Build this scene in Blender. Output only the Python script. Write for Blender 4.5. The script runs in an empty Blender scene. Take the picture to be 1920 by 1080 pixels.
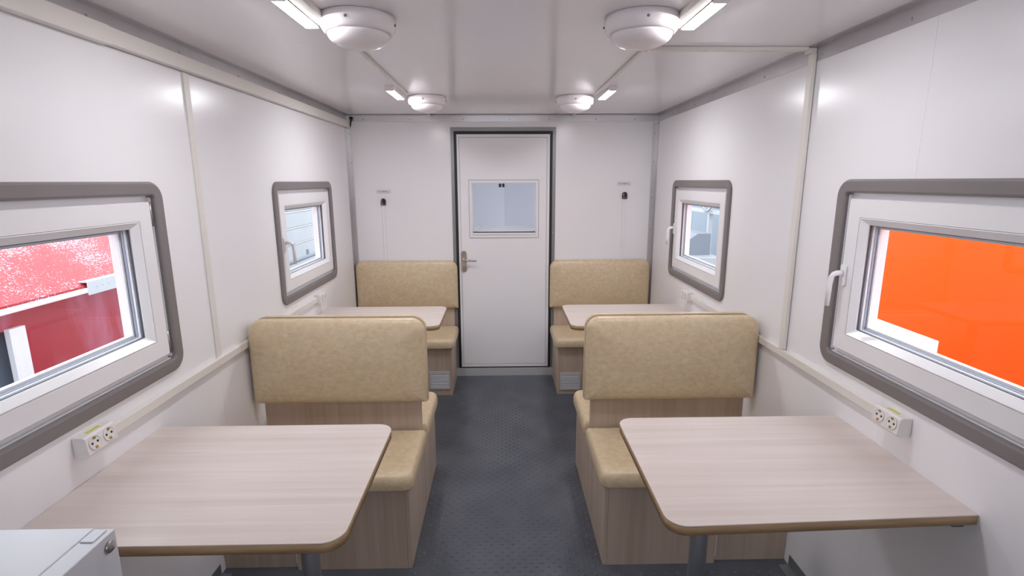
import bpy, bmesh, math, random
from mathutils import Vector, Matrix

random.seed(7)
scene = bpy.context.scene
col = scene.collection

# ------------------------------------------------------------------ camera
cx, cy, cz = -0.0126, -4.1045, 1.5773
pitch, yaw, roll, fpx = -0.2019, 0.0184, 0.0037, 977.86
cp, sp, cyw, syw = math.cos(pitch), math.sin(pitch), math.cos(yaw), math.sin(yaw)
r0 = Vector((cyw, -syw, 0)); fw = Vector((cp * syw, cp * cyw, sp)); u0 = Vector((-sp * syw, -sp * cyw, cp))
rt = r0 * math.cos(roll) - u0 * math.sin(roll); up = r0 * math.sin(roll) + u0 * math.cos(roll)
cam_data = bpy.data.cameras.new('camera')
cam_data.sensor_width = 36.0
cam_data.lens = fpx / 1920 * 36
cam_data.clip_start = 0.02
camera = bpy.data.objects.new('camera', cam_data)
col.objects.link(camera)
camera.matrix_world = Matrix(((rt.x, up.x, -fw.x, cx), (rt.y, up.y, -fw.y, cy), (rt.z, up.z, -fw.z, cz), (0, 0, 0, 1)))
scene.camera = camera

# ------------------------------------------------------------------ daylight and exposure
world = bpy.data.worlds.new('world')
scene.world = world
world.use_nodes = True
bg = world.node_tree.nodes['Background']
bg.inputs[0].default_value = (0.92, 0.95, 1.0, 1)
bg.inputs[1].default_value = 2.9
LED_STRENGTH = 128.0
scene.view_settings.view_transform = 'Standard'
scene.view_settings.look = 'None'
scene.view_settings.exposure = 0.37
scene.view_settings.gamma = 1.0
scene.view_settings.use_curve_mapping = False

# ------------------------------------------------------------------ materials
def mat(name, base, rough=0.5, metal=0.0, spec=0.5, coat=0.0):
    m = bpy.data.materials.new(name)
    m.use_nodes = True
    b = m.node_tree.nodes['Principled BSDF']
    b.inputs['Base Color'].default_value = (*base, 1)
    b.inputs['Roughness'].default_value = rough
    b.inputs['Metallic'].default_value = metal
    b.inputs['Specular IOR Level'].default_value = spec
    b.inputs['Coat Weight'].default_value = coat
    return m

def nodes(m):
    nt = m.node_tree
    return nt, nt.nodes, nt.links, nt.nodes['Principled BSDF']

def noise_col(m, c0, c1, scale=(1, 1, 1), nscale=8.0, detail=4.0, lo=0.35, hi=0.65, bump=0.0, bscale=None, dist=0.0):
    nt, N, Lk, b = nodes(m)
    tc = N.new('ShaderNodeTexCoord'); mp = N.new('ShaderNodeMapping')
    mp.inputs['Scale'].default_value = scale
    Lk.new(tc.outputs['Object'], mp.inputs['Vector'])
    nz = N.new('ShaderNodeTexNoise'); nz.inputs['Scale'].default_value = nscale
    nz.inputs['Detail'].default_value = detail; nz.inputs['Distortion'].default_value = dist
    Lk.new(mp.outputs['Vector'], nz.inputs['Vector'])
    rp = N.new('ShaderNodeValToRGB')
    rp.color_ramp.elements[0].position = lo; rp.color_ramp.elements[0].color = (*c0, 1)
    rp.color_ramp.elements[1].position = hi; rp.color_ramp.elements[1].color = (*c1, 1)
    Lk.new(nz.outputs['Fac'], rp.inputs['Fac'])
    Lk.new(rp.outputs['Color'], b.inputs['Base Color'])
    if bump:
        nb = nz
        if bscale:
            nb = N.new('ShaderNodeTexNoise'); nb.inputs['Scale'].default_value = bscale; nb.inputs['Detail'].default_value = 5
            Lk.new(mp.outputs['Vector'], nb.inputs['Vector'])
        bp = N.new('ShaderNodeBump'); bp.inputs['Strength'].default_value = bump; bp.inputs['Distance'].default_value = 0.002
        Lk.new(nb.outputs['Fac'], bp.inputs['Height']); Lk.new(bp.outputs['Normal'], b.inputs['Normal'])
    return m

M = {}
M['wall'] = noise_col(mat('wall_sheet_white', (.8, .8, .8), 0.24), (.885, .873, .892), (.90, .888, .907), nscale=1.5)
M['ceil'] = noise_col(mat('ceiling_sheet_white', (.8, .8, .8), 0.17), (.90, .865, .885), (.915, .88, .90), nscale=1.2)
M['core'] = mat('wall_core_white', (.82, .83, .85), 0.5)
M['outer'] = mat('outer_cladding_white', (.75, .78, .82), 0.5)
M['pvc'] = mat('white_plastic_frame', (.86, .85, .865), 0.28)
M['channel'] = mat('cream_plastic_duct', (.80, .765, .715), 0.4)
M['lampwhite'] = mat('lamp_plastic_white', (.93, .87, .885), 0.22)
M['sockw'] = mat('socket_plastic_white', (.82, .79, .77), 0.35)
M['alu'] = noise_col(mat('brushed_aluminium', (.62, .6, .61), 0.34, 0.8), (.52, .50, .51), (.60, .58, .59), scale=(1, 1, 1), nscale=3)
M['thresh'] = mat('threshold_aluminium', (.62, .62, .64), .3, .25)
M['alud'] = mat('door_frame_aluminium', (.27, .265, .27), 0.42, 0.5)
M['baseal'] = mat('floor_angle_shaded_aluminium', (.30, .31, .32), 0.45, 0.7)  # aluminium in shade: the darkening is put into the base colour
M['steel'] = mat('polished_steel', (.6, .57, .54), 0.18, 1.0)
M['hinge'] = mat('hinge_metal', (.42, .41, .41), 0.35, 0.9)
M['surround'] = mat('grey_window_surround', (.212, .19, .19), 0.42)
M['black'] = mat('black_rubber', (.012, .012, .014), 0.5)
M['gasket'] = mat('dark_gasket', (.06, .075, .095), 0.5)
M['spacer'] = mat('spacer_bar_grey', (.36, .42, .52), 0.35, 0.3)
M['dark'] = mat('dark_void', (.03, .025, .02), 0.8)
M['brass'] = mat('brass_contact', (.62, .45, .16), 0.3, 0.9)
M['yellow'] = mat('yellow_label', (.68, .66, .12), 0.5)
M['ink'] = mat('black_ink', (.05, .045, .05), 0.6)
M['rail'] = mat('label_white', (.85, .83, .84), 0.5)
M['fridge'] = mat('fridge_enamel_white', (.66, .68, .72), 0.3)
M['post'] = mat('grey_painted_steel', (.16, .165, .18), 0.35, 0.3)
M['grille'] = mat('grille_aluminium', (.66, .67, .70), 0.4, 0.2)
M['melamine'] = mat('pale_edge_banding', (.75, .73, .70), 0.5)
M['vestibule'] = mat('vestibule_panel', (.70, .71, .78), 0.5)
M['edge'] = noise_col(mat('tan_edge_banding', (.4, .25, .12), 0.4), (.33, .205, .105), (.42, .275, .145), scale=(2, 30, 30), nscale=3)

def wood(name, axis, a, b_, rough=0.33):
    m = mat(name, a, rough)
    sc = [42, 42, 42]; sc[axis] = 1.3
    nt, N, Lk, b = nodes(m)
    tc = N.new('ShaderNodeTexCoord'); mp = N.new('ShaderNodeMapping'); mp.inputs['Scale'].default_value = sc
    Lk.new(tc.outputs['Object'], mp.inputs['Vector'])
    n1 = N.new('ShaderNodeTexNoise'); n1.inputs['Scale'].default_value = 1.0; n1.inputs['Detail'].default_value = 6; n1.inputs['Distortion'].default_value = .6
    mp2 = N.new('ShaderNodeMapping'); s2 = [9, 9, 9]; s2[axis] = .6; mp2.inputs['Scale'].default_value = s2
    Lk.new(tc.outputs['Object'], mp2.inputs['Vector'])
    n2 = N.new('ShaderNodeTexNoise'); n2.inputs['Scale'].default_value = 1.0; n2.inputs['Detail'].default_value = 2
    Lk.new(mp.outputs['Vector'], n1.inputs['Vector']); Lk.new(mp2.outputs['Vector'], n2.inputs['Vector'])
    mx = N.new('ShaderNodeMath'); mx.operation = 'ADD'
    h = N.new('ShaderNodeMath'); h.operation = 'MULTIPLY'; h.inputs[1].default_value = .5
    Lk.new(n1.outputs['Fac'], mx.inputs[0]); Lk.new(n2.outputs['Fac'], mx.inputs[1]); Lk.new(mx.outputs[0], h.inputs[0])
    rp = N.new('ShaderNodeValToRGB')
    rp.color_ramp.elements[0].position = .36; rp.color_ramp.elements[0].color = (*b_, 1)
    rp.color_ramp.elements[1].position = .60; rp.color_ramp.elements[1].color = (*a, 1)
    Lk.new(h.outputs[0], rp.inputs['Fac']); Lk.new(rp.outputs['Color'], b.inputs['Base Color'])
    return m
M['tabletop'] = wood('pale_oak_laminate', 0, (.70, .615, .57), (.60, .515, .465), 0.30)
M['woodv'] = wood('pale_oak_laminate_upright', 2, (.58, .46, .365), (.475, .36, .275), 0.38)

def vinyl():
    m = mat('beige_vinyl', (.55, .42, .24), 0.36, spec=0.7)
    nt, N, Lk, b = nodes(m)
    tc = N.new('ShaderNodeTexCoord')
    nz = N.new('ShaderNodeTexNoise'); nz.inputs['Scale'].default_value = 48; nz.inputs['Detail'].default_value = 7; nz.inputs['Distortion'].default_value = .5
    mp = N.new('ShaderNodeMapping'); mp.inputs['Scale'].default_value = (.8, 1, 1.15)
    Lk.new(tc.outputs['Object'], mp.inputs['Vector']); Lk.new(mp.outputs['Vector'], nz.inputs['Vector'])
    rp = N.new('ShaderNodeValToRGB')
    rp.color_ramp.elements[0].position = .3; rp.color_ramp.elements[0].color = (.61, .465, .28, 1)
    rp.color_ramp.elements[1].position = .7; rp.color_ramp.elements[1].color = (.72, .58, .395, 1)
    Lk.new(nz.outputs['Fac'], rp.inputs['Fac']); Lk.new(rp.outputs['Color'], b.inputs['Base Color'])
    n2 = N.new('ShaderNodeTexNoise'); n2.inputs['Scale'].default_value = 70; n2.inputs['Detail'].default_value = 5; n2.inputs['Distortion'].default_value = 2.5
    Lk.new(mp.outputs['Vector'], n2.inputs['Vector'])
    bp = N.new('ShaderNodeBump'); bp.inputs['Strength'].default_value = .5; bp.inputs['Distance'].default_value = .0015
    Lk.new(n2.outputs['Fac'], bp.inputs['Height']); Lk.new(bp.outputs['Normal'], b.inputs['Normal'])
    return m
M['vinyl'] = vinyl()
M['floor'] = noise_col(mat('dark_rubber_floor', (.05, .055, .06), 0.36), (.076, .086, .106), (.108, .118, .140), nscale=5, bump=.12, bscale=180)

def glass():
    m = bpy.data.materials.new('window_glass'); m.use_nodes = True
    nt = m.node_tree; N = nt.nodes; N.clear()
    o = N.new('ShaderNodeOutputMaterial'); t = N.new('ShaderNodeBsdfTransparent'); g = N.new('ShaderNodeBsdfGlossy'); mx = N.new('ShaderNodeMixShader'); lw = N.new('ShaderNodeLayerWeight'); lw.inputs['Blend'].default_value = .5
    pw = N.new('ShaderNodeMath'); pw.operation = 'POWER'; pw.inputs[1].default_value = 4.0
    ma = N.new('ShaderNodeMath'); ma.operation = 'MULTIPLY_ADD'; ma.inputs[1].default_value = .6; ma.inputs[2].default_value = .04
    nt.links.new(lw.outputs['Facing'], pw.inputs[0]); nt.links.new(pw.outputs[0], ma.inputs[0])
    t.inputs[0].default_value = (.96, .98, 1, 1); g.inputs['Roughness'].default_value = .01
    nt.links.new(ma.outputs[0], mx.inputs[0]); nt.links.new(t.outputs[0], mx.inputs[1]); nt.links.new(g.outputs[0], mx.inputs[2]); nt.links.new(mx.outputs[0], o.inputs[0])
    return m
M['glass'] = glass()

def emit(name, colr, s):
    m = mat(name, (.9, .9, .9), .4)
    b = m.node_tree.nodes['Principled BSDF']
    b.inputs['Emission Color'].default_value = (*colr, 1); b.inputs['Emission Strength'].default_value = s
    return m
M['led'] = emit('led_diffuser', (.965, .96, 1.0), LED_STRENGTH)

# ------------------------------------------------------------------ mesh helpers
class MB:
    def __init__(self): self.bm = bmesh.new()
    def box(self, x0, x1, y0, y1, z0, z1):
        v = [self.bm.verts.new((x, y, z)) for z in (z0, z1) for y in (y0, y1) for x in (x0, x1)]
        for f in ((0, 1, 3, 2), (4, 5, 7, 6), (0, 1, 5, 4), (2, 3, 7, 6), (0, 2, 6, 4), (1, 3, 7, 5)):
            self.bm.faces.new([v[i] for i in f])
        return self
    def prism(self, pts, fn, a, b, smooth=False):
        """pts: 2-D outline; fn(p,q,t) -> 3-D"""
        A = [self.bm.verts.new(fn(p, q, a)) for p, q in pts]; B = [self.bm.verts.new(fn(p, q, b)) for p, q in pts]
        n = len(pts)
        self.bm.faces.new(A); self.bm.faces.new(B[::-1])
        for i in range(n):
            f = self.bm.faces.new((A[i], A[(i + 1) % n], B[(i + 1) % n], B[i])); f.smooth = smooth
        return self
    def loops(self, rings, closed_profile=False, cap0=True, cap1=True, smooth=True):
        V = [[self.bm.verts.new(p) for p in r] for r in rings]
        n = len(V[0]); m = len(V)
        for j in range(m if closed_profile else m - 1):
            a, b = V[j], V[(j + 1) % m]
            for i in range(n):
                f = self.bm.faces.new((a[i], a[(i + 1) % n], b[(i + 1) % n], b[i])); f.smooth = smooth
        if not closed_profile:
            if cap0: self.bm.faces.new(V[0][::-1])
            if cap1: self.bm.faces.new(V[-1])
        return self
    def lathe(self, prof, c=(0, 0, 0), seg=40, axis='z', smooth=True):
        rings = []
        for r, h in prof:
            ring = []
            for i in range(seg):
                a = 2 * math.pi * i / seg
                p, q = r * math.cos(a), r * math.sin(a)
                if axis == 'z': ring.append((c[0] + p, c[1] + q, c[2] + h))
                elif axis == 'x': ring.append((c[0] + h, c[1] + p, c[2] + q))
                else: ring.append((c[0] + p, c[1] + h, c[2] + q))
            rings.append(ring)
        return self.loops(rings, smooth=smooth)
    def tube(self, pts, r, seg=10, flat=1.0):
        pts = [Vector(p) for p in pts]; rings = []
        for i, p in enumerate(pts):
            d = (pts[min(i + 1, len(pts) - 1)] - pts[max(i - 1, 0)]).normalized()
            a = d.cross(Vector((0, 0, 1))) if abs(d.z) < .95 else d.cross(Vector((0, 1, 0)))
            a.normalize(); b = d.cross(a)
            rr = r[i] if isinstance(r, (list, tuple)) else r
            rings.append([tuple(p + a * rr * math.cos(2 * math.pi * k / seg) + b * rr * flat * math.sin(2 * math.pi * k / seg)) for k in range(seg)])
        return self.loops(rings)
    def build(self, name, m, parent=None, bevel=0.0, bseg=2, smooth=False):
        bmesh.ops.recalc_face_normals(self.bm, faces=self.bm.faces[:])
        me = bpy.data.meshes.new(name); self.bm.to_mesh(me); self.bm.free()
        me.materials.append(m if not isinstance(m, str) else M[m])
        o = bpy.data.objects.new(name, me); col.objects.link(o)
        if parent is not None: o.parent = parent
        if bevel:
            bv = o.modifiers.new('bevel', 'BEVEL'); bv.width = bevel; bv.segments = bseg; bv.limit_method = 'ANGLE'
            pass
        if smooth:
            for p in me.polygons: p.use_smooth = True
        return o

def tag(o, label, cat=None, group=None, kind=None):
    if label: o['label'] = label
    if cat: o['category'] = cat
    if group: o['group'] = group
    if kind: o['kind'] = kind
    return o

def empty(name, loc):
    o = bpy.data.objects.new(name, None); o.empty_display_size = .05
    o.location = loc; col.objects.link(o); return o

def rrect(w, h, r, seg=8, corners=(1, 1, 1, 1), off=(0, 0)):
    """rounded rectangle outline, centred; corners: (+,+), (-,+), (-,-), (+,-)"""
    pts = []
    for k, (sx, sy) in enumerate(((1, 1), (-1, 1), (-1, -1), (1, -1))):
        rr = r if corners[k] else .0008
        rr = max(rr, .0004)
        for i in range(seg + 1):
            a = math.pi / 2 * (k + i / seg)
            pts.append((off[0] + sx * (w / 2 - rr) + rr * math.cos(a), off[1] + sy * (h / 2 - rr) + rr * math.sin(a)))
    return pts

W, H = 1.175, 2.068
YF = -5.4

# ------------------------------------------------------------------ floor, ceiling, walls
floor = tag(MB().box(-W - .08, W + .08, YF - .08, 0.0, -.06, 0).build('floor', 'floor'), 'dark grey studded rubber floor of the cabin', 'floor', kind='structure')
b = MB()
row = 0
y = -3.9
while y < -.08:
    lim = 1.11 if y < -2.24 else .385
    x = -1.128 + (.024 if row % 2 else 0)
    while x < 1.128:
        if abs(x) < lim:
            rings = [[(x + rx * math.cos(t * math.pi / 4), y + ry * math.sin(t * math.pi / 4), z) for t in range(8)] for rx, ry, z in ((.0082, .0070, .0002), (.0066, .0055, .0026), (.003, .0025, .0036))]
            b.loops(rings, cap0=False)
        x += .048
    y += .0235; row += 1
st = b.build('floor_studs', 'floor', floor); st['kind'] = 'stuff'

ceiling = tag(MB().box(-W - .08, W + .08, YF - .08, 1.40, H + .004, H + .08).build('ceiling', 'core'), 'glossy white ceiling over the dining cabin', 'ceiling', kind='structure')
MB().box(-W, W, -2.0705, 0, H, H + .004).build('ceiling_panel', 'ceil', ceiling)
MB().box(-W, W, YF, -2.0715, H, H + .004).build('ceiling_panel', 'ceil', ceiling)

WZ0, WZ1 = .929, 1.580
WIN = {-1: [(-1.404, -.487), (-3.200, -2.284)], 1: [(-1.393, -.460), (-3.185, -2.267)]}

def slab(b, x0, x1, y0, y1, z0, z1, holes):
    hs = sorted(h for h in holes if h[1] > y0 and h[0] < y1)
    yy = y0
    for h0, h1, a, c in hs:
        h0, h1 = max(h0, y0), min(h1, y1)
        if h0 > yy: b.box(x0, x1, yy, h0, z0, z1)
        b.box(x0, x1, h0, h1, z0, a); b.box(x0, x1, h0, h1, c, z1)
        yy = h1
    if yy < y1: b.box(x0, x1, yy, y1, z0, z1)
    return b

for s, nm, seam in ((-1, 'wall_left', -2.667), (1, 'wall_right', -2.596)):
    holes = [(a + .046, c - .046, WZ0 + .046, WZ1 - .046) for a, c in WIN[s]]
    hin = [(a + .03, c - .03, WZ0 + .03, WZ1 - .03) for a, c in WIN[s]]
    xs = sorted((s * (W + .004), s * (W + .08)))
    w = slab(MB(), xs[0], xs[1], YF - .08, 0.0, 0, H, holes).build(nm, 'core')
    tag(w, 'glossy white cabin wall on the ' + ('left with the red view' if s < 0 else 'right with the orange view'), 'wall', kind='structure')
    xs = sorted((s * W, s * (W + .004)))
    ys = [YF, -4.2, seam, -2.03, 0.0] if s > 0 else [YF, -4.2, -2.05, 0.0]
    for i in range(len(ys) - 1):
        slab(MB(), xs[0], xs[1], ys[i] + .0003, ys[i + 1] - .0003, 0, H, hin).build('wall_panel', 'wall', w)

# back wall with door opening
DX0, DX1, DZ1 = -.372, .374, 1.948
b = MB(); b.box(-W - .08, DX0, .004, .08, 0, H); b.box(DX1, W + .08, .004, .08, 0, H); b.box(DX0, DX1, .004, .08, DZ1, H)
wb = tag(b.build('wall_back', 'core'), 'white end wall with the door at the far end', 'wall', kind='structure')
b = MB(); b.box(-W, DX0, 0, .004, 0, H); b.build('wall_panel', 'wall', wb)
b = MB(); b.box(DX1, W, 0, .004, 0, H); b.build('wall_panel', 'wall', wb)
b = MB(); b.box(DX0, DX1, 0, .004, DZ1, H); b.build('wall_panel', 'wall', wb)
b = MB(); b.box(-W, -1.05, YF - .08, YF, 0, H); b.box(1.05, W, YF - .08, YF, 0, H); b.box(-1.05, 1.05, YF - .08, YF, 2.0, H); b.box(-1.05, 1.05, YF - .08, YF, 0, 1.45)  # open hatch is an addition that lets daylight in from behind
tag(b.build('wall_front', 'wall'), 'white end wall with a wide open hatch added for daylight behind the camera', 'wall', kind='structure')

# vestibule behind the door
b = MB()
b.box(-W - .08, W + .08, .08, 1.40, -.06, 0)
ves_floor = tag(b.build('floor_vestibule', 'floor'), 'dark floor of the vestibule behind the door glass', 'floor', kind='structure')
tag(MB().box(-.03, W, 1.235, 1.30, 0, H).build('wall_vestibule_end', 'vestibule'), 'bluish vestibule end wall right of the corner, seen through the door glass', 'wall', kind='structure')
tag(MB().prism([(-W, .62), (.0115, 1.2345), (-.02, 1.2348), (-W, .70)], lambda p, q, t: (p, q, t), 0, H).build('wall_vestibule_side', 'vestibule'), 'pale slanting vestibule wall left of the corner, seen through the door glass', 'wall', kind='structure')
b = MB(); b.box(W, W + .08, .08, .25, 0, H); b.box(W, W + .08, 1.05, 1.40, 0, H); b.box(W, W + .08, .25, 1.05, 0, 1.0)  # opening above the low part is added to daylight the vestibule
tag(b.build('wall_vestibule_right', 'outer'), 'vestibule outer wall with an opening added for daylight, hidden beyond the door', 'wall', kind='structure')

# ------------------------------------------------------------------ windows
def ring(b, w, h, prof, fn, r=0.0, seg=6):
    """sweep closed profile [(inset, depth)] around a rounded rectangle; fn(u,v,n)->xyz"""
    rings = []
    for d, n in prof:
        rr = max(r - d, .0) if r else 0
        rings.append([fn(u, v, n) for u, v in rrect(w - 2 * d, h - 2 * d, max(rr, .001), seg)])
    b.loops(rings, closed_profile=True, smooth=False)
    return b

WLAB = {
    (-1, 0): 'far left window with white sash and grey surround, pale hall outside',
    (-1, 1): 'near left window with grey surround looking onto the red roof',
    (1, 0): 'far right window with white sash, workshop beams outside',
    (1, 1): 'near right window with grey surround looking onto the orange panel'}
def window(num, s, k):
    y0, y1 = WIN[s][k]
    w, h = y1 - y0, WZ1 - WZ0
    e = empty('window_%d' % num, (s * W, (y0 + y1) / 2, (WZ0 + WZ1) / 2))
    tag(e, WLAB[(s, k)], 'window', kind='structure')
    fn = lambda u, v, n: (-s * n, u, v)
    ring(MB(), w, h, [(0, .0005), (0, .007), (.003, .011), (.007, .012), (.037, .012), (.042, .010), (.044, .006), (.044, -.030), (.039, -.030), (.039, .0005)], fn, r=.058, seg=8).build('surround', 'surround', e)
    ring(MB(), w, h, [(.0465, -.070), (.0465, -.016), (.075, -.016), (.075, -.045), (.125, -.045), (.125, -.078), (.0465, -.078)], fn).build('frame', 'pvc', e)
    sash = ring(MB(), w, h, [(.065, -.016), (.065, .002), (.0675, .005), (.124, .005), (.124, -.016), (.148, -.016), (.148, -.022), (.134, -.024), (.134, -.044), (.080, -.044), (.080, -.016)], fn).build('sash', 'pvc', e)
    ring(MB(), w, h, [(.1252, -.0155), (.1252, .0042), (.1275, .0050), (.1475, -.0125), (.1475, -.0155)], fn).build('glazing_bead', 'pvc', sash)
    ring(MB(), w, h, [(.1476, -.0222), (.1476, -.0165), (.1494, -.0165), (.1494, -.0222)], fn).build('gasket', 'gasket', sash)
    ring(MB(), w, h, [(.1365, -.0345), (.153, -.0345), (.153, -.041), (.1365, -.041)], fn).build('spacer_bar', 'spacer', sash)
    ring(MB(), w, h, [(.1365, -.0275), (.1505, -.0275), (.1505, -.0342), (.1365, -.0342)], fn).build('edge_cover', 'pvc', sash)
    ring(MB(), w, h, [(.1255, -.0445), (.160, -.0445), (.160, -.052), (.152, -.060), (.152, -.080), (.1255, -.080)], fn).build('outer_stop', 'pvc', e)
    b = MB(); ww, hh = w / 2 - .1368, h / 2 - .1368
    vs = [fn(u, v, n) for n in (-.0225, -.0268) for u, v in ((-ww, -hh), (ww, -hh), (ww, hh), (-ww, hh))]
    V = [b.bm.verts.new(p) for p in vs]
    b.bm.faces.new([V[0], V[1], V[2], V[3]])
    b.build('pane', 'glass', sash)
    # handle at one stile, hinges at the other
    hd = -1 if s < 0 else 1              # handle toward camera on the left wall, away from it on the right wall
    uh = hd * (w / 2 - .083)
    hb = MB(); hb.prism(rrect(.030, .075, .010, 5, off=(uh, 0)), fn, .0052, .013)
    handle = hb.build('handle', 'pvc', sash, bevel=.002)
    t = MB(); zt = .008
    pts = [(uh, zt, .0135), (uh, zt, .032), (uh, zt - .004, .043), (uh, zt - .014, .050), (uh, zt - .04, .053), (uh, zt - .115, .054)]
    t.tube([fn(*p) for p in pts], [.010, .009, .009, .009, .0085, .0075], 10)
    t.build('lever', 'pvc', handle)
    ug = -hd * (w / 2 - .0545)
    for vc in (h / 2 - .105, -(h / 2 - .105)):
        g = MB()
        g.lathe([(.0045, -.04), (.0045, .04)], axis='z', seg=10, c=fn(ug, vc, -.002))
        g.build('hinge', 'hinge', e)
    return e

window(1, -1, 0); window(2, -1, 1); window(3, 1, 0); window(4, 1, 1)

# ------------------------------------------------------------------ door
d = empty('door_1', (0, 0, 0))
tag(d, 'white door with a small window at the far end of the aisle', 'door', kind='structure')
b = MB()
b.box(-.400, -.3755, -.003, .0, 0.066, 1.978); b.box(.3775, .402, -.003, .0, .066, 1.978); b.box(-.3755, .3775, -.003, 0, 1.950, 1.978)
fr = b.build('door_frame', 'alud', d)
b = MB()
for xx in (-.386, .388):
    for zz in [.2 + .245 * i for i in range(8)]:
        b.lathe([(.004, 0), (.0035, -.0015), (.001, -.002)], c=(xx, -.003, zz), seg=8, axis='y')
for xx in [-.38, -.12, .12, .385]:
    b.lathe([(.004, 0), (.0035, -.0015), (.001, -.002)], c=(xx, -.003, 1.963), seg=8, axis='y')
sc = b.build('screws', 'steel', fr); sc['kind'] = 'stuff'
b = MB()
b.box(-.375, -.3545, -.005, -.0002, .0665, 1.9495); b.box(.3565, .377, -.005, -.0002, .0665, 1.9495); b.box(-.3545, .3565, -.005, -.0002, 1.9265, 1.9495)
b.box(-.3545, .3565, -.005, -.0002, .0665, .0745)
b.build('gasket', 'black', d)
# leaf with window hole
wx0, wx1, wz0, wz1 = -.266, .271, 1.143, 1.586
def framebox(b, x0, x1, z0, z1, hx0, hx1, hz0, hz1, y0, y1):
    b.box(x0, hx0, y0, y1, z0, z1); b.box(hx1, x1, y0, y1, z0, z1); b.box(hx0, hx1, y0, y1, z0, hz0); b.box(hx0, hx1, y0, y1, hz1, z1); return b
leaf = framebox(MB(), -.354, .356, .0755, 1.925, wx0 + .01, wx1 - .01, wz0 + .01, wz1 - .01, .004, .05).build('door_leaf', 'wall', d)
framebox(MB(), -.354, .356, .0755, 1.925, -.3365, .336, .098, 1.905, -.003, .004).build('edge_trim', 'pvc', leaf)
framebox(MB(), -.3345, .334, .1, 1.903, wx0 + .01, wx1 - .01, wz0 + .01, wz1 - .01, .001, .004).build('door_panel', 'wall', leaf)
framebox(MB(), wx0 - .003, wx1 + .003, wz0 - .003, wz1 + .003, wx0, wx1, wz0, wz1, -.0012, .0008).build('window_shadow_line', 'surround', leaf)  # dark ring drawn as the shadow gap round the window trim
framebox(MB(), -.3364, .3359, .0981, 1.9049, -.3346, .3341, .0999, 1.9031, -.0006, .0038).build('panel_shadow_line', 'surround', leaf)  # dark ring paints the shade in the groove between trim and panel
dw = framebox(MB(), wx0, wx1, wz0, wz1, wx0 + .021, wx1 - .021, wz0 + .021, wz1 - .021, -.006, .001).build('window_trim', 'pvc', leaf)
framebox(MB(), wx0 + .0105, wx1 - .0105, wz0 + .0105, wz1 - .0105, wx0 + .022, wx1 - .022, wz0 + .034, wz1 - .022, .0012, .11).build('window_frame', 'pvc', leaf)
MB().box(wx0 + .024, wx1 - .024, -.0075, .0012, wz0 + .040, wz0 + .047).build('window_gasket', 'black', leaf)
MB().box(wx0 + .024, wx1 - .024, -.010, .0012, wz0 + .024, wz0 + .0395).build('window_rail', 'pvc', leaf)
fl = MB().box(wx0 + .028, wx1 - .028, .112, .52, 1.172, 1.186).build('hatch_flap', 'pvc', leaf)
b = MB(); fx0_, fx1_ = wx0 + .028, wx1 - .028
b.box(fx0_, fx0_ + .03, .112, .52, 1.1862, 1.192); b.box(fx1_ - .03, fx1_, .112, .52, 1.1862, 1.192); b.box(fx0_ + .03, fx1_ - .03, .49, .52, 1.1862, 1.192)
b.build('flap_rim', 'pvc', fl)
for xx in (-.036, -.011):
    MB().box(xx, xx + .019, -.004, .018, 1.532, 1.560).build('latch', 'black', leaf, bevel=.003)
# handle
hp = MB().prism(rrect(.044, .170, .02, 6, off=(-.318, .957)), lambda p, q, t: (p, t, q), -.010, -.0035).build('handle_plate', 'steel', leaf, bevel=.002)
b = MB(); b.tube([(-.322, -.010, .972), (-.322, -.045, .972), (-.312, -.053, .972), (-.27, -.054, .970), (-.215, -.052, .965)], [.009, .009, .009, .008, .007], 10)
b.build('lever', 'steel', hp)
MB().prism(rrect(.017, .033, .008, 5, off=(-.318, .905)), lambda p, q, t: (p, t, q), -.013, -.0098).build('lock_cylinder', 'hinge', hp)
MB().box(-.3195, -.3165, -.0135, -.0128, .893, .91).build('keyhole', 'black', hp)

# ------------------------------------------------------------------ aluminium trims
tr = empty('trim_1', (0, 0, 0)); tag(tr, 'aluminium threshold strip under the door', 'trim', kind='structure')
MB().box(-.398, .400, -.012, .0, .0, .062).build('riser', 'thresh', tr)
MB().box(-.398, .400, -.012, .05, .062, .066).build('nosing', 'thresh', tr)
def ltrim(name, lab, boxes, screws=()):
    b = MB()
    for q in boxes: b.box(*q)
    o = tag(b.build(name, 'alu'), lab, 'trim', kind='structure')
    if screws:
        b = MB()
        for (x, y, z, ax, sg) in screws:
            b.lathe([(.0045, 0), (.004, sg * .0015), (.001, sg * .0025)], c=(x, y, z), seg=8, axis=ax)
        c = b.build('screws', 'steel', o); c['kind'] = 'stuff'
    return o
sy = [-.35 - .43 * i for i in range(9)]
ltrim('trim_2', 'aluminium angle along the left ceiling edge above the cable duct', [(-W + .0005, -W + .003, YF, -.004, 1.972, H - .0005), (-W + .003, -W + .034, YF, -.004, H - .003, H - .0005)], [(-W + .003, y, 2.036, 'x', 1) for y in sy])
ltrim('trim_3', 'aluminium angle along the right ceiling edge', [(W - .003, W - .0005, YF, -.004, 2.014, H - .0005), (W - .034, W - .003, YF, -.004, H - .003, H - .0005)], [(W - .003, y, 2.032, 'x', -1) for y in sy])
ltrim('trim_4', 'aluminium angle along the ceiling edge above the door', [(-W + .004, W - .004, -.003, -.0005, 2.019, H - .004), (-W + .035, W - .035, -.030, -.003, H - .0065, H - .0035)], [(x, -.003, 2.035, 'y', -1) for x in (-1.05, -.7, -.3, .05, .35, .7, 1.0)])
ltrim('trim_5', 'aluminium corner angle left of the end wall', [(-W + .003, -W + .030, -.003, -.0005, 0, 1.970), (-W + .0005, -W + .003, -.058, -.0005, 0, 1.970)], [(-W + .018, -.003, z, 'y', -1) for z in (1.93, 1.72, 1.45, 1.2)])
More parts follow.
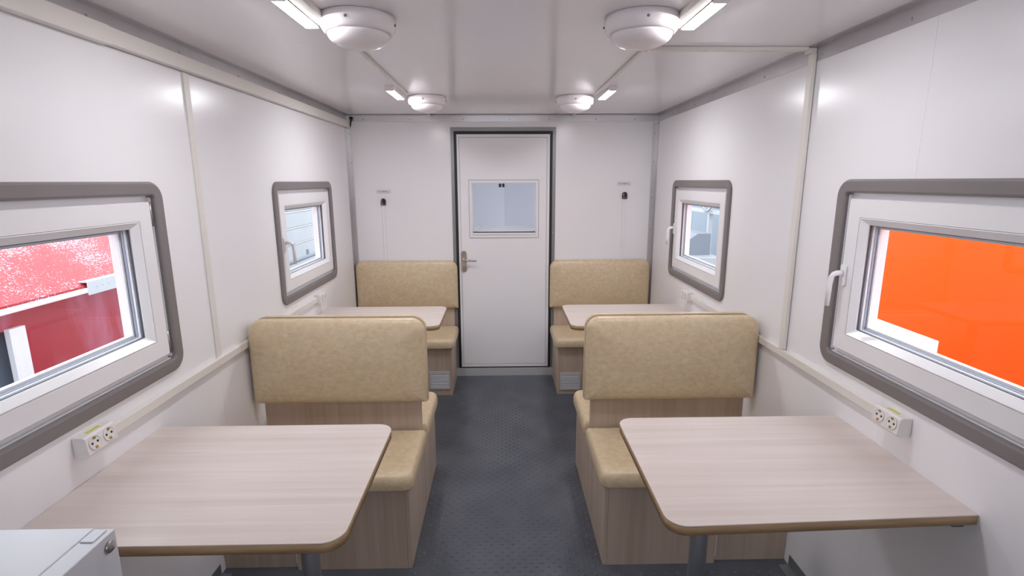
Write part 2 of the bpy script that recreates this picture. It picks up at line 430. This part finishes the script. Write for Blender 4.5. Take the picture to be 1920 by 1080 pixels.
ltrim('trim_6', 'aluminium corner angle right of the end wall', [(W - .036, W - .003, -.003, -.0005, 0, 2.012), (W - .003, W - .0005, -.040, -.0005, 0, 2.012)], [(W - .02, -.003, z, 'y', -1) for z in (1.93, 1.72, 1.45, 1.2)])
for s, nm in ((-1, 'baseboard_left'), (1, 'baseboard_right')):
    b = MB()
    for q in ((W - .003, W - .0005, 0.0005, .05), (W - .045, W - .003, .0005, .004)):
        xs = sorted((s * q[0], s * q[1])); b.box(xs[0], xs[1], YF, -2.222, q[2], q[3])
    tag(b.build(nm, 'baseal'), 'grey metal angle at the foot of the %s wall' % ('left' if s < 0 else 'right'), 'baseboard', kind='structure')
tag(MB().box(-W + .0005, -W + .006, -2.068, -2.034, .880, 1.9715).build('trim_7', 'channel', bevel=.001), 'cream upright strip on the left wall between the two windows', 'trim', kind='structure')

# ------------------------------------------------------------------ cable ducts
def duct(name, boxes, lab, bevel=.0025, joints=()):
    e = empty(name, ((boxes[0][0] + boxes[0][1]) / 2, (boxes[0][2] + boxes[0][3]) / 2, boxes[0][4]))
    tag(e, lab, 'cable duct')
    ox, oy, oz = e.location
    for q in boxes:
        o = MB().box(q[0] - ox, q[1] - ox, q[2] - oy, q[3] - oy, q[4] - oz, q[5] - oz).build('duct_length', 'channel', e, bevel=bevel)
    return e
duct('cable_duct', [(-W + .0035, -W + .030, -2.452, -.012, 1.973, 2.022), (-W + .0035, -W + .033, YF + .01, -2.4528, 1.970, 2.023)], 'cream cable duct along the top of the left wall')
zc = H - .0005
duct('cable_duct', [(-.552, -.538, -.700, -.0035, zc - .010, zc), (-.552, -.538, -2.19, -.98, zc - .010, zc), (-.572, -.534, YF + .01, -2.19, zc - .020, zc)], 'cream cable duct along the ceiling beside the left lamps', .002)
duct('cable_duct', [(.520, .534, -.700, -.0035, zc - .010, zc), (.520, .534, -2.19, -.98, zc - .010, zc), (.517, .553, YF + .01, -2.19, zc - .020, zc)], 'cream cable duct along the ceiling beside the right lamps', .002)
duct('cable_duct', [(.5345, W - .035, -2.036, -2.006, zc - .014, zc), (W - .0345, W - .0035, -2.036, -2.006, zc - .024, zc - .004)], 'cream cable duct crossing the ceiling to the right wall', .002)
duct('cable_duct', [(W - .019, W - .0035, -2.040, -2.008, .8825, 2.043)], 'cream upright cable duct on the right wall between the two windows', .002)
LZ0, LZ1 = .848, .880
duct('cable_duct', [(-W + .0005, -W + .017, -2.08, -.941, LZ0, LZ1), (-W + .0005, -W + .018, -2.683, -2.0806, LZ0, LZ1)], 'cream cable duct along the left wall between the two sockets')
duct('cable_duct', [(W - .017, W - .0005, -2.08, -.951, LZ0, LZ1), (W - .018, W - .0005, -2.613, -2.0806, LZ0, LZ1)], 'cream cable duct along the right wall between the two sockets')

# ------------------------------------------------------------------ lamps
def led_lamp(x, yc, L, lab, side):
    e = empty('led_batten', (x, yc, H)); tag(e, lab, 'lamp', 'LED battens on the ceiling')
    MB().box(-.0225, .0225, -L / 2, L / 2, -.014, -.0006).build('housing', 'lampwhite', e)
    MB().prism([(-.0200, -.0146), (.0200, -.0146), (.0200, -.0225), (.015, -.0240), (-.015, -.0240), (-.0200, -.0225)], lambda p, q, t: (p, t, q), -L / 2 + .012, L / 2 - .012).build('diffuser', 'led', e)
    for k in (-1, 1):
        a0, a1 = sorted((k * .0205, k * .0225))
        MB().box(a0, a1, -L / 2 + .012, L / 2 - .012, -.0216, -.0142).build('light_cut_rail', 'lampwhite', e)  # rails added to cut the sideways light onto the walls
    for k in (-1, 1):
        pts2 = [(-.0225, -.0142), (.0225, -.0142), (.0215, -.023), (.017, -.0255), (-.017, -.0255), (-.0215, -.023)]
        a0, a1 = sorted((k * (L / 2 - .0118), k * (L / 2 + .003)))
        MB().prism(pts2, lambda p, q, t: (p, t, q), a0, a1).build('end_cap', 'lampwhite', e)
led_lamp(-.597, -2.475, .27, 'lit LED batten beside the near left round lamp', -1)
led_lamp(-.597, -1.06, .32, 'lit LED batten beside the far left round lamp', -1)
led_lamp(.578, -2.465, .27, 'lit LED batten beside the near right round lamp', 1)
led_lamp(.578, -1.055, .32, 'lit LED batten beside the far right round lamp', 1)

def dome(x, y, lab, r=.1125):
    e = empty('ceiling_lamp', (x, y, H)); tag(e, lab, 'lamp', 'round ceiling lamps')
    k = r / .1125
    prof = [(.100, -.0006), (.1125, -.002), (.1125, -.020), (.1105, -.034), (.104, -.045), (.097, -.0495), (.094, -.0495)]
    MB().lathe([(a * k, h) for a, h in prof], seg=56).build('housing', 'lampwhite', e)
    n = 10; R = []
    for i in range(n + 1):
        t = i / n * math.pi / 2
        R.append((.0935 * k * math.cos(t) + .0005, -.0497 - .042 * math.sin(t)))
    MB().lathe(R, seg=56).build('lens', 'lampwhite', e)
    for a in (-1.65, -.1, 1.5, 3.0):
        rr = .1125 * k
        c = (rr * math.cos(a), rr * math.sin(a), -.026)
        b = MB(); b.lathe([(.0035, -.0025), (.0045, .0), (.0035, .0015)], c=c, seg=8, axis='y'); b.build('screw', 'surround', e)
dome(-.446, -2.375, 'white round ceiling lamp, near left of the four')
dome(-.452, -.845, 'white round ceiling lamp, far left of the four')
dome(.420, -2.380, 'white round ceiling lamp, near right of the four')
dome(.426, -.840, 'white round ceiling lamp, far right of the four')

# ------------------------------------------------------------------ socket boxes
def socket_box(s, yc, L, z0, z1, lab, label=True):
    e = empty('socket_box', (s * W, yc, z0)); tag(e, lab, 'socket')
    h = z1 - z0
    fn = lambda n, v, t: (-s * n, t, v)
    D0, D1 = .036, .042
    pts = [(.0006, .0), (D1 - .006, .0), (D1, .006), (D1, .012), (D0, h - .004), (D0 - .006, h), (.0006, h)]
    body = MB().prism(pts, fn, -L / 2, L / 2).build('body', 'sockw', e, bevel=.002)
    nv = Vector((h - .016, 0, D1 - D0)).normalized()    # in (n,_,v)
    tang = Vector((-(D1 - D0), 0, h - .016)).normalized()
    mid = Vector(((D0 + D1) / 2, 0, (h + .008) / 2))
    def P(a, b_, o):   # a along wall, b_ up the slope, o out of face
        p = mid + tang * b_ + nv * o
        return (-s * p.x, a, p.z)
    R = .0175
    for k in (-1, 1):
        yc2 = k * L * .24
        def circ(r, o, dy=0, db=0, seg=24): return [P(yc2 + dy + r * math.cos(2 * math.pi * i / seg), db + r * math.sin(2 * math.pi * i / seg), o) for i in range(seg)]
        b = MB(); b.loops([circ(R + .003, .0002), circ(R + .003, .003), circ(R, .003), circ(R - .001, .0008)], cap0=True, cap1=True)
        so = b.build('socket', 'sockw', e)
        b = MB()
        for dy in (-.0095, .0095):
            b.loops([circ(.0034, .0009, dy, 0, 10), circ(.0034, .0016, dy, 0, 10)])
        b.build('pin_holes', 'dark', so)
        for db in (-1, 1):
            b = MB(); c = db * (R - .004)
            pts = [(-.0035, c - .0035), (.0035, c - .0035), (.0035, c + .0035), (-.0035, c + .0035)]
            b.loops([[P(yc2 + p, q, .001) for p, q in pts], [P(yc2 + p, q, .0035) for p, q in pts]], smooth=False)
            b.build('earth_clip', 'brass', so)
    if label:
        a, b2 = .002, .014
        MB().box(*sorted((-s * .012, -s * .022)), -.022, .022, h + .0002, h + .0012).build('label', 'yellow', e)
    return e
socket_box(-1, -2.738, .108, .846, .904, 'white double socket on the left wall above the near table')
socket_box(1, -2.668, .108, .840, .898, 'white double socket on the right wall above the near table')
socket_box(-1, -.885, .108, .836, .894, 'white double socket on the left wall above the far table', False)
socket_box(1, -.895, .108, .836, .894, 'white double socket on the right wall above the far table', False)

# ------------------------------------------------------------------ benches
def cushion(b, x0, x1, y0, y1, z0, z1, rc, face, puff, corners=(1, 1, 1, 1)):
    """upholstered pad: outline rounded in the plane normal to `face`, puffed toward face ('+y','-y','+z')"""
    if face == '+z':
        cx_, cy_, w, h = (x0 + x1) / 2, (y0 + y1) / 2, x1 - x0, y1 - y0
        fn = lambda p, q, t: (cx_ + p, cy_ + q, z0 + t * (z1 - z0))
    elif face == '-y':
        cx_, cz_, w, h = (x0 + x1) / 2, (z0 + z1) / 2, x1 - x0, z1 - z0
        fn = lambda p, q, t: (cx_ + p, y1 + t * (y0 - y1), cz_ + q)
    else:
        cx_, cz_, w, h = (x0 + x1) / 2, (z0 + z1) / 2, x1 - x0, z1 - z0
        fn = lambda p, q, t: (cx_ + p, y0 + t * (y1 - y0), cz_ + q)
    if face != '+z':
        prof = [(.002, 0), (0, .06), (0, .34), (.003, .46), (.009, .57), (.019, .67), (.034, .75), (.058, .825), (.09, .895), (.125, .95), (.16, .985), (.19, 1.0)]
    else: prof = [(.002, 0), (0, .08), (0, .42), (.004, .60), (.012, .75), (.025, .87), (.045, .95), (.08, .985), (.13, 1.0)]
    rings = []
    for dd, t in prof:
        dd = dd * puff
        rings.append([fn(p, q, t) for p, q in rrect(w - 2 * dd, h - 2 * dd, max(rc - dd, .012), 8, corners)])
    b.loops(rings)
    return b

def seat_unit(e, s, yb, yf, oy, xa, xw, z_base=.372, z_seat=.440, split=True):
    """base box from yb (back) to yf (front) with seat pad on top; xa aisle side, xw wall side (absolute, unsigned)"""
    X = lambda a, c: tuple(sorted((s * a, s * c)))
    d = 1 if yf > yb else -1
    Y = lambda a, c: tuple(sorted((a - oy, c - oy)))
    x0, x1 = X(xa, xa + .016); y0, y1 = Y(yb, yf)
    MB().box(x0, x1, y0, y1, .0, z_base).build('side_panel', 'woodv', e, bevel=.001, bseg=1)
    seam = .868
    x0, x1 = X(xa + .0165, seam); y0, y1 = Y(yf - d * .016, yf)
    MB().box(x0, x1, y0, y1, 0.0, z_base).build('front_panel', 'woodv', e)
    x0, x1 = X(seam + .006, xw); y0, y1 = Y(yf - d * .034, yf - d * .018)
    MB().box(x0, x1, y0, y1, 0.0, z_base).build('front_panel', 'woodv', e)
    x0, x1 = X(seam + .0003, seam + .0058); y0, y1 = Y(yf - d * .034, yf - d * .002)
    MB().box(x0, x1, y0, y1, 0.03, z_base).build('edge_strip', 'melamine', e)
    x0, x1 = X(xa + .0165, xw); y0, y1 = Y(yb, yf - d * .036)
    MB().box(x0, x1, y0, y1, z_base - .016, z_base).build('seat_board', 'woodv', e)
    x0, x1 = X(xa - .022, xw); y0, y1 = Y(yb + d * .014, yf + d * .030)
    # round only the two front corners
    pp, pm = (s < 0), (s > 0)
    if d < 0: cor = (0, 0, 1, 1)
    else: cor = (1, 1, 0, 0)
    cushion(MB(), x0, x1, y0, y1, z_base + .0005, z_seat, .048, '+z', .5, cor).build('seat_cushion', 'vinyl', e)

def back_pad(e, s, ysurf, thick, facing, oy, xa, xw, z0, z1):
    x0, x1 = sorted((s * xa, s * xw))
    if facing < 0: y0, y1 = ysurf - thick - oy, ysurf - oy
    else: y0, y1 = ysurf - oy, ysurf + thick - oy
    cor = (1, 1, 0, 0)
    cushion(MB(), x0, x1, y0, y1, z0, z1, .062, '-y' if facing < 0 else '+y', .97, cor).build('backrest_cushion', 'vinyl', e)

XA, XWALL = .397, 1.172
for s in (-1, 1):
    side = 'left' if s < 0 else 'right'
    # double bench in the middle
    oy = -1.795
    e = empty('double_bench', (0, oy, 0))
    tag(e, 'back-to-back beige upholstered bench on the %s of the aisle' % side, 'bench', 'back-to-back benches in the middle of the cabin')
    seat_unit(e, s, -1.80, -2.202, oy, XA, XWALL)
    seat_unit(e, s, -1.79, -1.388, oy, XA, XWALL)
    x0, x1 = sorted((s * (XA + .003), s * 1.128))
    MB().box(x0, x1, -1.802 - oy, -1.782 - oy, .373, .60).build('back_panel', 'woodv', e)
    MB().prism(rrect(.755, .358, .05, 8, (1, 1, 0, 0), (s * .762, .782)), lambda p, q, t: (p, t, q), -1.8075 - oy, -1.7765 - oy).build('gap_shade_board', 'dark', e)  # near-black board puts the shade between the cushions into colour
    back_pad(e, s, -1.808, .064, -1, oy, .366, 1.157, .577, .975)
    back_pad(e, s, -1.776, .064, 1, oy, .369, 1.157, .560, .975)
    # far bench against the end wall
    oy = -.02
    e = empty('wall_bench', (0, oy, 0))
    tag(e, 'beige upholstered bench with a heater grille, %s of the door' % side, 'bench', 'single benches against the end wall')
    seat_unit(e, s, -.005, -.405, oy, XA - .004, XWALL - .06)
    x0, x1 = sorted((s * (XA + .003), s * 1.10))
    MB().box(x0, x1, -.018 - oy, -.006 - oy, .373, .90).build('back_panel', 'woodv', e)
    back_pad(e, s, -.019, .058, -1, oy, .368 if s < 0 else .364, 1.166 if s < 0 else 1.155, .585, .968)
    # grille in the base front
    gx0, gx1 = sorted((s * .412, s * .566)); gz0, gz1 = (.050, .186) if s < 0 else (.034, .168)
    yg = -.405 - oy
    g = framebox(MB(), gx0, gx1, gz0, gz1, gx0 + .014, gx1 - .014, gz0 + .014, gz1 - .014, yg - .006, yg - .0004).build('heater_grille', 'grille', e)
    MB().box(gx0 + .014, gx1 - .014, yg - .0012, yg - .0004, gz0 + .014, gz1 - .014).build('backing', 'surround', g)
    n = 9
    for i in range(n):
        zz = gz0 + .0175 + i * (gz1 - gz0 - .035) / (n - 1)
        sl = MB().prism([(yg - .0055, zz - .0045), (yg - .0015, zz + .001), (yg - .0015, zz + .0045), (yg - .0055, zz)], lambda p, q, t: (t, p, q), gx0 + .0142, gx1 - .0142).build('slat', 'grille', g)

# ------------------------------------------------------------------ tables
def table(s, y0, y1, xa, ztop, lab, skew=0.0):
    th = .027
    yc = (y0 + y1) / 2
    e = empty('dining_table', (s * .6, yc, 0)); tag(e, lab, 'table', 'wall-mounted dining tables')
    xw = W - .0012
    cor = (0, 1, 1, 0) if s > 0 else (1, 0, 0, 1)
    out = rrect(xw - xa, y1 - y0, .052, 10, cor)
    xm = s * ((xw + xa) / 2 - .6)
    wd = xw - xa
    fnt = lambda p, q, t: (p + xm, q + (skew * (s * p / wd + .5) if q < 0 else 0), t)
    MB().prism(out, fnt, ztop - .0024, ztop, False).build('table_top', 'tabletop', e)
    MB().prism(rrect(xw - xa - .0004, y1 - y0 - .0004, .052, 10, cor), fnt, ztop - th, ztop - .0025, True).build('edge_band', 'edge', e)
    xp = s * (.587 - .6)
    b = MB(); b.lathe([(.0262, .011), (.0262, ztop - th - .006)], c=(xp, 0, 0), seg=28); b.build('leg', 'post', e)
    b = MB(); b.lathe([(.085, .0025), (.085, .007), (.08, .010), (.030, .0108)], c=(xp, 0, 0), seg=32); b.build('foot_plate', 'post', e)
    b = MB(); b.lathe([(.06, ztop - th - .0058), (.06, ztop - th - .0003)], c=(xp, 0, 0), seg=28); b.build('top_plate', 'post', e)
    bx = sorted((s * (xw - .6), s * (xw - .03 - .6)))
    for yy in (y0 - yc + .06, y1 - yc - .10):
        MB().box(bx[0], bx[1], yy, yy + .04, ztop - th - .03, ztop - th - .0003).build('wall_bracket', 'post', e)
table(-1, -3.040, -2.440, .388, .764, 'pale oak dining table on the near left, beside the white fridge')
table(1, -2.990, -2.397, .388, .755, 'pale oak dining table on the near right, below the orange view', .027)
table(-1, -1.195, -.705, .383, .760, 'pale oak dining table on the far left, behind the bench')
table(1, -1.200, -.668, .386, .755, 'pale oak dining table on the far right, behind the bench')

# ------------------------------------------------------------------ fridge
f = empty('fridge', (-.95, -3.47, 0)); tag(f, 'white fridge beside the near left table, cut off by the frame', 'fridge')
FZ = .950
fx0, fx1, fy0, fy1 = -1.160 + .95, -.775 + .95, -.250, .238
MB().box(fx0, fx1, fy0, fy1, .0, FZ - .034).build('body', 'fridge', f, bevel=.004)
MB().box(fx0, fx1 + .002, fy0, fy1 + .001, FZ - .0335, FZ).build('worktop', 'fridge', f, bevel=.002)
MB().box(fx1 + .0025, fx1 + .040, fy0, fy1, .02, FZ - .001).build('door', 'fridge', f, bevel=.002)
MB().box(fx1 + .006, fx1 + .030, fy1 - .040, fy1 - .006, FZ - .0005, FZ + .0015).build('hinge_cover', 'fridge', f, bevel=.002)
b = MB(); b.lathe([(.011, .0), (.011, .003), (.0095, .0045), (.003, .0045)], c=(fx1 + .0402, fy1 - .020, FZ - .024), seg=24, axis='x'); b.build('hinge_cap', 'hinge', f)
for (px, py) in ((fx0 + .04, fy0 + .04), (fx1 - .04, fy1 - .04)): pass

# ------------------------------------------------------------------ thermostats, signs, cable stub on the end wall
def thermo(x, z, xs, zs, zb, side):
    e = empty('thermostat', (x, 0, z)); tag(e, 'small black arched wall thermostat %s of the door' % side, 'thermostat', 'black thermostats on the end wall')
    w, h = .037, .050
    pts = [(-w / 2, -h / 2), (w / 2, -h / 2)] + [(w / 2 * math.cos(a), h / 2 - w / 2 + w / 2 * math.sin(a)) for a in [math.pi * i / 12 for i in range(13)]]
    MB().prism(pts, lambda p, q, t: (p, t, q), -.022, -.0006).build('body', 'black', e, bevel=.002)
    # pale swirl and two small lamps
    arc = [(-.010 + .0105 * math.cos(a) + .008, -.0228, .006 + .012 * math.sin(a)) for a in [math.radians(110 + 16 * i) for i in range(10)]]
    MB().tube(arc, .0013, 6).build('dial_mark', 'rail', e)
    MB().lathe([(.004, 0), (.003, -.0014)], c=(-.008, -.0222, -.016), seg=12, axis='y').build('indicator', 'rail', e)
    MB().lathe([(.003, 0), (.002, -.0014)], c=(.006, -.0222, -.016), seg=12, axis='y').build('indicator', 'hinge', e)
    c = empty('cable_duct', (x, 0, zb)); tag(c, 'thin white cable duct below the thermostat %s of the door' % side, 'cable duct')
    MB().box(-.012, .008, -.009, -.0006, 0, z - .0265 - zb).build('duct_length', 'wall', c, bevel=.001)
    sg = empty('label_plate', (xs, 0, zs)); tag(sg, 'small white printed label above the thermostat %s of the door' % side, 'label', 'printed labels above the thermostats')
    MB().box(-.052, .052, -.002, -.0006, -.012, .012).build('plate', 'rail', sg)
    fr_ = framebox(MB(), -.052, .052, -.012, .012, -.0508, .0508, -.0108, .0108, -.0026, -.0021).build('border', 'surround', sg)
    b = MB(); xx = -.043
    rnd = random.Random(3)
    while xx < .042:
        wd = rnd.choice((.003, .0042, .0048))
        b.box(xx, xx + .0013, -.0027, -.0021, -.005, .005)
        k = rnd.randint(0, 3)
        if k != 0: b.box(xx, xx + wd, -.0027, -.0021, .0038, .005)
        if k == 1 or k == 3: b.box(xx, xx + wd, -.0027, -.0021, -.0006, .0006)
        if k >= 2: b.box(xx + wd - .0013, xx + wd, -.0027, -.0021, -.005, .005)
        if k == 0: b.box(xx, xx + wd, -.0027, -.0021, -.005, -.0038)
        xx += wd + .0022
    b.build('lettering', 'ink', sg)
thermo(-.928, 1.426, -.925, 1.502, .90, 'left')
thermo(.940, 1.468, .935, 1.556, .90, 'right')
e = empty('cable_gland', (-1.150, -.02, 2.03)); tag(e, 'black cable stub in the upper left corner of the end wall', 'cable')
MB().lathe([(.004, -.011), (.011, -.009), (.013, 0), (.010, .009), (.004, .011)], c=(.015, .0, .012), seg=14, axis='y').build('plug', 'black', e)
MB().tube([(.014, .002, .004), (.012, .004, -.02), (.006, .004, -.042), (.004, .006, -.052)], .005, 8).build('cable', 'black', e)

# ------------------------------------------------------------------ outside
GZ = -.75
og = tag(MB().box(-14, 14, -14, 16, GZ - .1, GZ).build('ground', noise_col(mat('pale_concrete', (.6, .65, .7), .6), (.24, .26, .28), (.29, .31, .33), nscale=2)), 'pale concrete yard outside the windows', 'ground', kind='structure')

def snowy_red():
    m = mat('red_roof_with_snow', (.6, .02, .03), .35)
    nt, N, Lk, b = nodes(m)
    tc = N.new('ShaderNodeTexCoord')
    v = N.new('ShaderNodeTexNoise'); v.inputs['Scale'].default_value = 120; v.inputs['Detail'].default_value = 3; v.inputs['Roughness'].default_value = .7
    n = N.new('ShaderNodeTexNoise'); n.inputs['Scale'].default_value = 4; n.inputs['Detail'].default_value = 3
    Lk.new(tc.outputs['Object'], v.inputs['Vector']); Lk.new(tc.outputs['Object'], n.inputs['Vector'])
    ad = N.new('ShaderNodeMath'); ad.operation = 'MULTIPLY_ADD'; ad.inputs[1].default_value = .45
    Lk.new(n.outputs['Fac'], ad.inputs[0]); Lk.new(v.outputs['Fac'], ad.inputs[2])
    rp = N.new('ShaderNodeValToRGB'); rp.color_ramp.elements[0].position = .79; rp.color_ramp.elements[1].position = .83
    rp.color_ramp.elements[0].color = (.38, .008, .018, 1); rp.color_ramp.elements[1].color = (.60, .50, .58, 1)
    Lk.new(ad.outputs[0], rp.inputs['Fac']); Lk.new(rp.outputs['Color'], b.inputs['Base Color'])
    return m
def reflection_red():
    m = mat('red_sheet_with_reflections', (.5, .02, .04), .3)
    return noise_col(m, (.40, .014, .03), (.47, .10, .16), scale=(1, 2.2, .8), nscale=3.2, detail=5, lo=.42, hi=.66, dist=.8)  # paler tints paint glass reflections into the red colour
M['redroof'] = snowy_red(); M['redwall'] = reflection_red()
M['orange'] = mat('orange_gloss_paint', (.93, .115, .001), .6, spec=.15)
M['outpanel'] = noise_col(mat('hall_cladding', (.8, .85, .9), .5), (.30, .325, .35), (.36, .385, .41), nscale=1)
M['outgrey'] = mat('blue_grey_panel', (.20, .28, .34), .3)
M['zinc'] = mat('zinc_angle', (.60, .68, .70), .4, .2)
M['beam'] = mat('white_steel_beam', (.46, .49, .52), .5)
M['hallblue'] = mat('hall_wall_blue_grey', (.21, .27, .33), .6)
M['machine'] = mat('machine_grey', (.15, .18, .22), .5)
M['outwhite'] = mat('white_outer_profile', (.9, .92, .95), .4)

# red trailer roof and wall beyond the near left window
e = empty('red_trailer', (-2.0, -2.2, GZ)); tag(e, 'red trailer body with a snow-dusted roof outside the near left window', 'trailer')
y0, y1 = -2.6, 1.55
zr = 1.088 - GZ
MB().prism([(0, zr - .012), (-1.3, zr + .86), (-1.3, zr + .88), (0, zr + .008)], lambda p, q, t: (p, t, q), y0, y1).build('roof', 'redroof', e)
MB().box(-.006, .012, y0, y1, zr - .018, zr - .002).build('eave_strip', 'outwhite', e)
b = MB(); b.box(-.10, -.05, .262, y1, 0, zr - .04); b.box(-.10, -.05, y0, .262, zr - .105, zr - .04)
b.build('wall_sheet', 'redwall', e)
MB().box(-.05, -.028, .185, .258, 0, zr - .098).build('white_post', 'outwhite', e)
MB().box(-.16, -.11, y0, 1.4, 0, zr - .098).build('grey_panel', 'outgrey', e)
b = MB(); b.box(.012, .016, .565, y1, zr - .036, zr + .028); b.box(-.03, .012, .565, y1, zr + .024, zr + .028)
b.build('zinc_angle', 'zinc', e)
for yy in (.62, .66, .70): MB().lathe([(.004, 0), (.003, .002)], c=(.0162, yy, zr - .002), seg=8, axis='x').build('rivet', 'steel', e)
MB().box(-.7, -.3, y0 + .1, y1 - .1, 0, .4).build('chassis', 'dark', e)

# orange container outside the near right window
e = empty('orange_container', (2.0, -2.4, GZ)); tag(e, 'bright orange painted container outside the near right window', 'container')
MB().box(0, 1.2, -1.6, 1.08, .25, 2.34).build('body', 'orange', e, bevel=.02)
MB().box(.1, 1.1, -1.5, 1.0, 0, .249).build('skid', 'dark', e)
for yy in (-1.2, -.75): MB().box(-.012, -.0005, yy, yy + .03, .4, 2.25).build('rib', 'orange', e)
# white outer sill piece
e = empty('outer_sill', (W + .09, -2.6, .98)); tag(e, 'white outer sill end below the near right window', 'sill')
MB().box(-.0095, .070, .017, .325, .060, .078).build('sill_plate', 'outwhite', e)
MB().box(.020, .070, .017, .325, .0782, .108).build('sill_lip', 'outwhite', e)

# pale hall wall beyond the far left window
e = empty('hall_cladding', (-5.2, 9.0, GZ)); tag(e, 'pale ribbed hall cladding outside the far left window', 'cladding')
for i in range(14):
    MB().prism([(0, i * .4 + .01), (.045, i * .4 + .04), (.045, i * .4 + .36), (0, i * .4 + .39), (-.05, i * .4 + .39), (-.05, i * .4 + .01)], lambda p, q, t: (p, t, q), -5.5, 6.0).build('cladding_board', 'outpanel', e)
e = empty('pipe_rack', (-3.6, 5.6, GZ)); tag(e, 'grey pipe rack low outside the far left window', 'rack')
for k, zz in enumerate((.42, .62, .92, 1.02)):
    MB().tube([(0.1 * (k % 2), -2.2, zz), (0.1 * (k % 2), 2.6, zz)], .035 if k != 2 else .05, 10).build('pipe', 'machine' if k % 2 else 'beam', e)
for yy in (-2, -1.0, .0, 1.0, 2.0):
    MB().box(-.06, -.02, yy, yy + .05, 0, 1.1).build('stand', 'machine', e)

# workshop beyond the far right window
e = empty('steel_gantry', (4.6, 9.0, GZ)); tag(e, 'white steel frame with braces outside the far right window', 'steel frame')
for zz in (1.62, 1.92, 2.22, 2.5): MB().box(-.06, .06, -5, 5, zz, zz + .07).build('beam', 'beam', e)
for yy in (-3.6, -1.6, .4, 2.4): MB().box(-.045, .045, yy, yy + .09, 0, 2.8).build('column', 'beam', e)
for yy in (-3.6, -1.6, .4):
    MB().tube([(-.08, yy + .1, 1.65), (-.08, yy + 2.0, 2.55)], .025, 8).build('brace', 'beam', e)
    MB().tube([(-.1, yy + .1, 2.55), (-.1, yy + 2.0, 1.65)], .02, 8).build('brace', 'beam', e)
e = empty('workshop_wall', (6.4, 9.0, GZ)); tag(e, 'blue grey workshop wall behind the steel frame outside the far right window', 'wall')
for i in range(8): MB().box(0, .08, -6 + i * 1.5, -6 + i * 1.5 + 1.48, 0, 3.6).build('wall_sheet', 'hallblue', e)
e = empty('workshop_machine', (3.6, 6.8, GZ)); tag(e, 'pale machine cabinet outside the far right window', 'machine')
MB().box(-.4, .4, -1.5, 1.6, 0, .95).build('cabinet', 'outpanel', e, bevel=.02)
MB().prism([(-.3, .951), (.3, .951), (.3, 1.35), (.05, 1.35), (-.3, 1.1)], lambda p, q, t: (p, t, q), -1.2, 0.9).build('hood', 'machine', e)
MB().box(-.32, -.24, -.6, .0, 1.0, 1.12).build('control_box', 'beam', e)
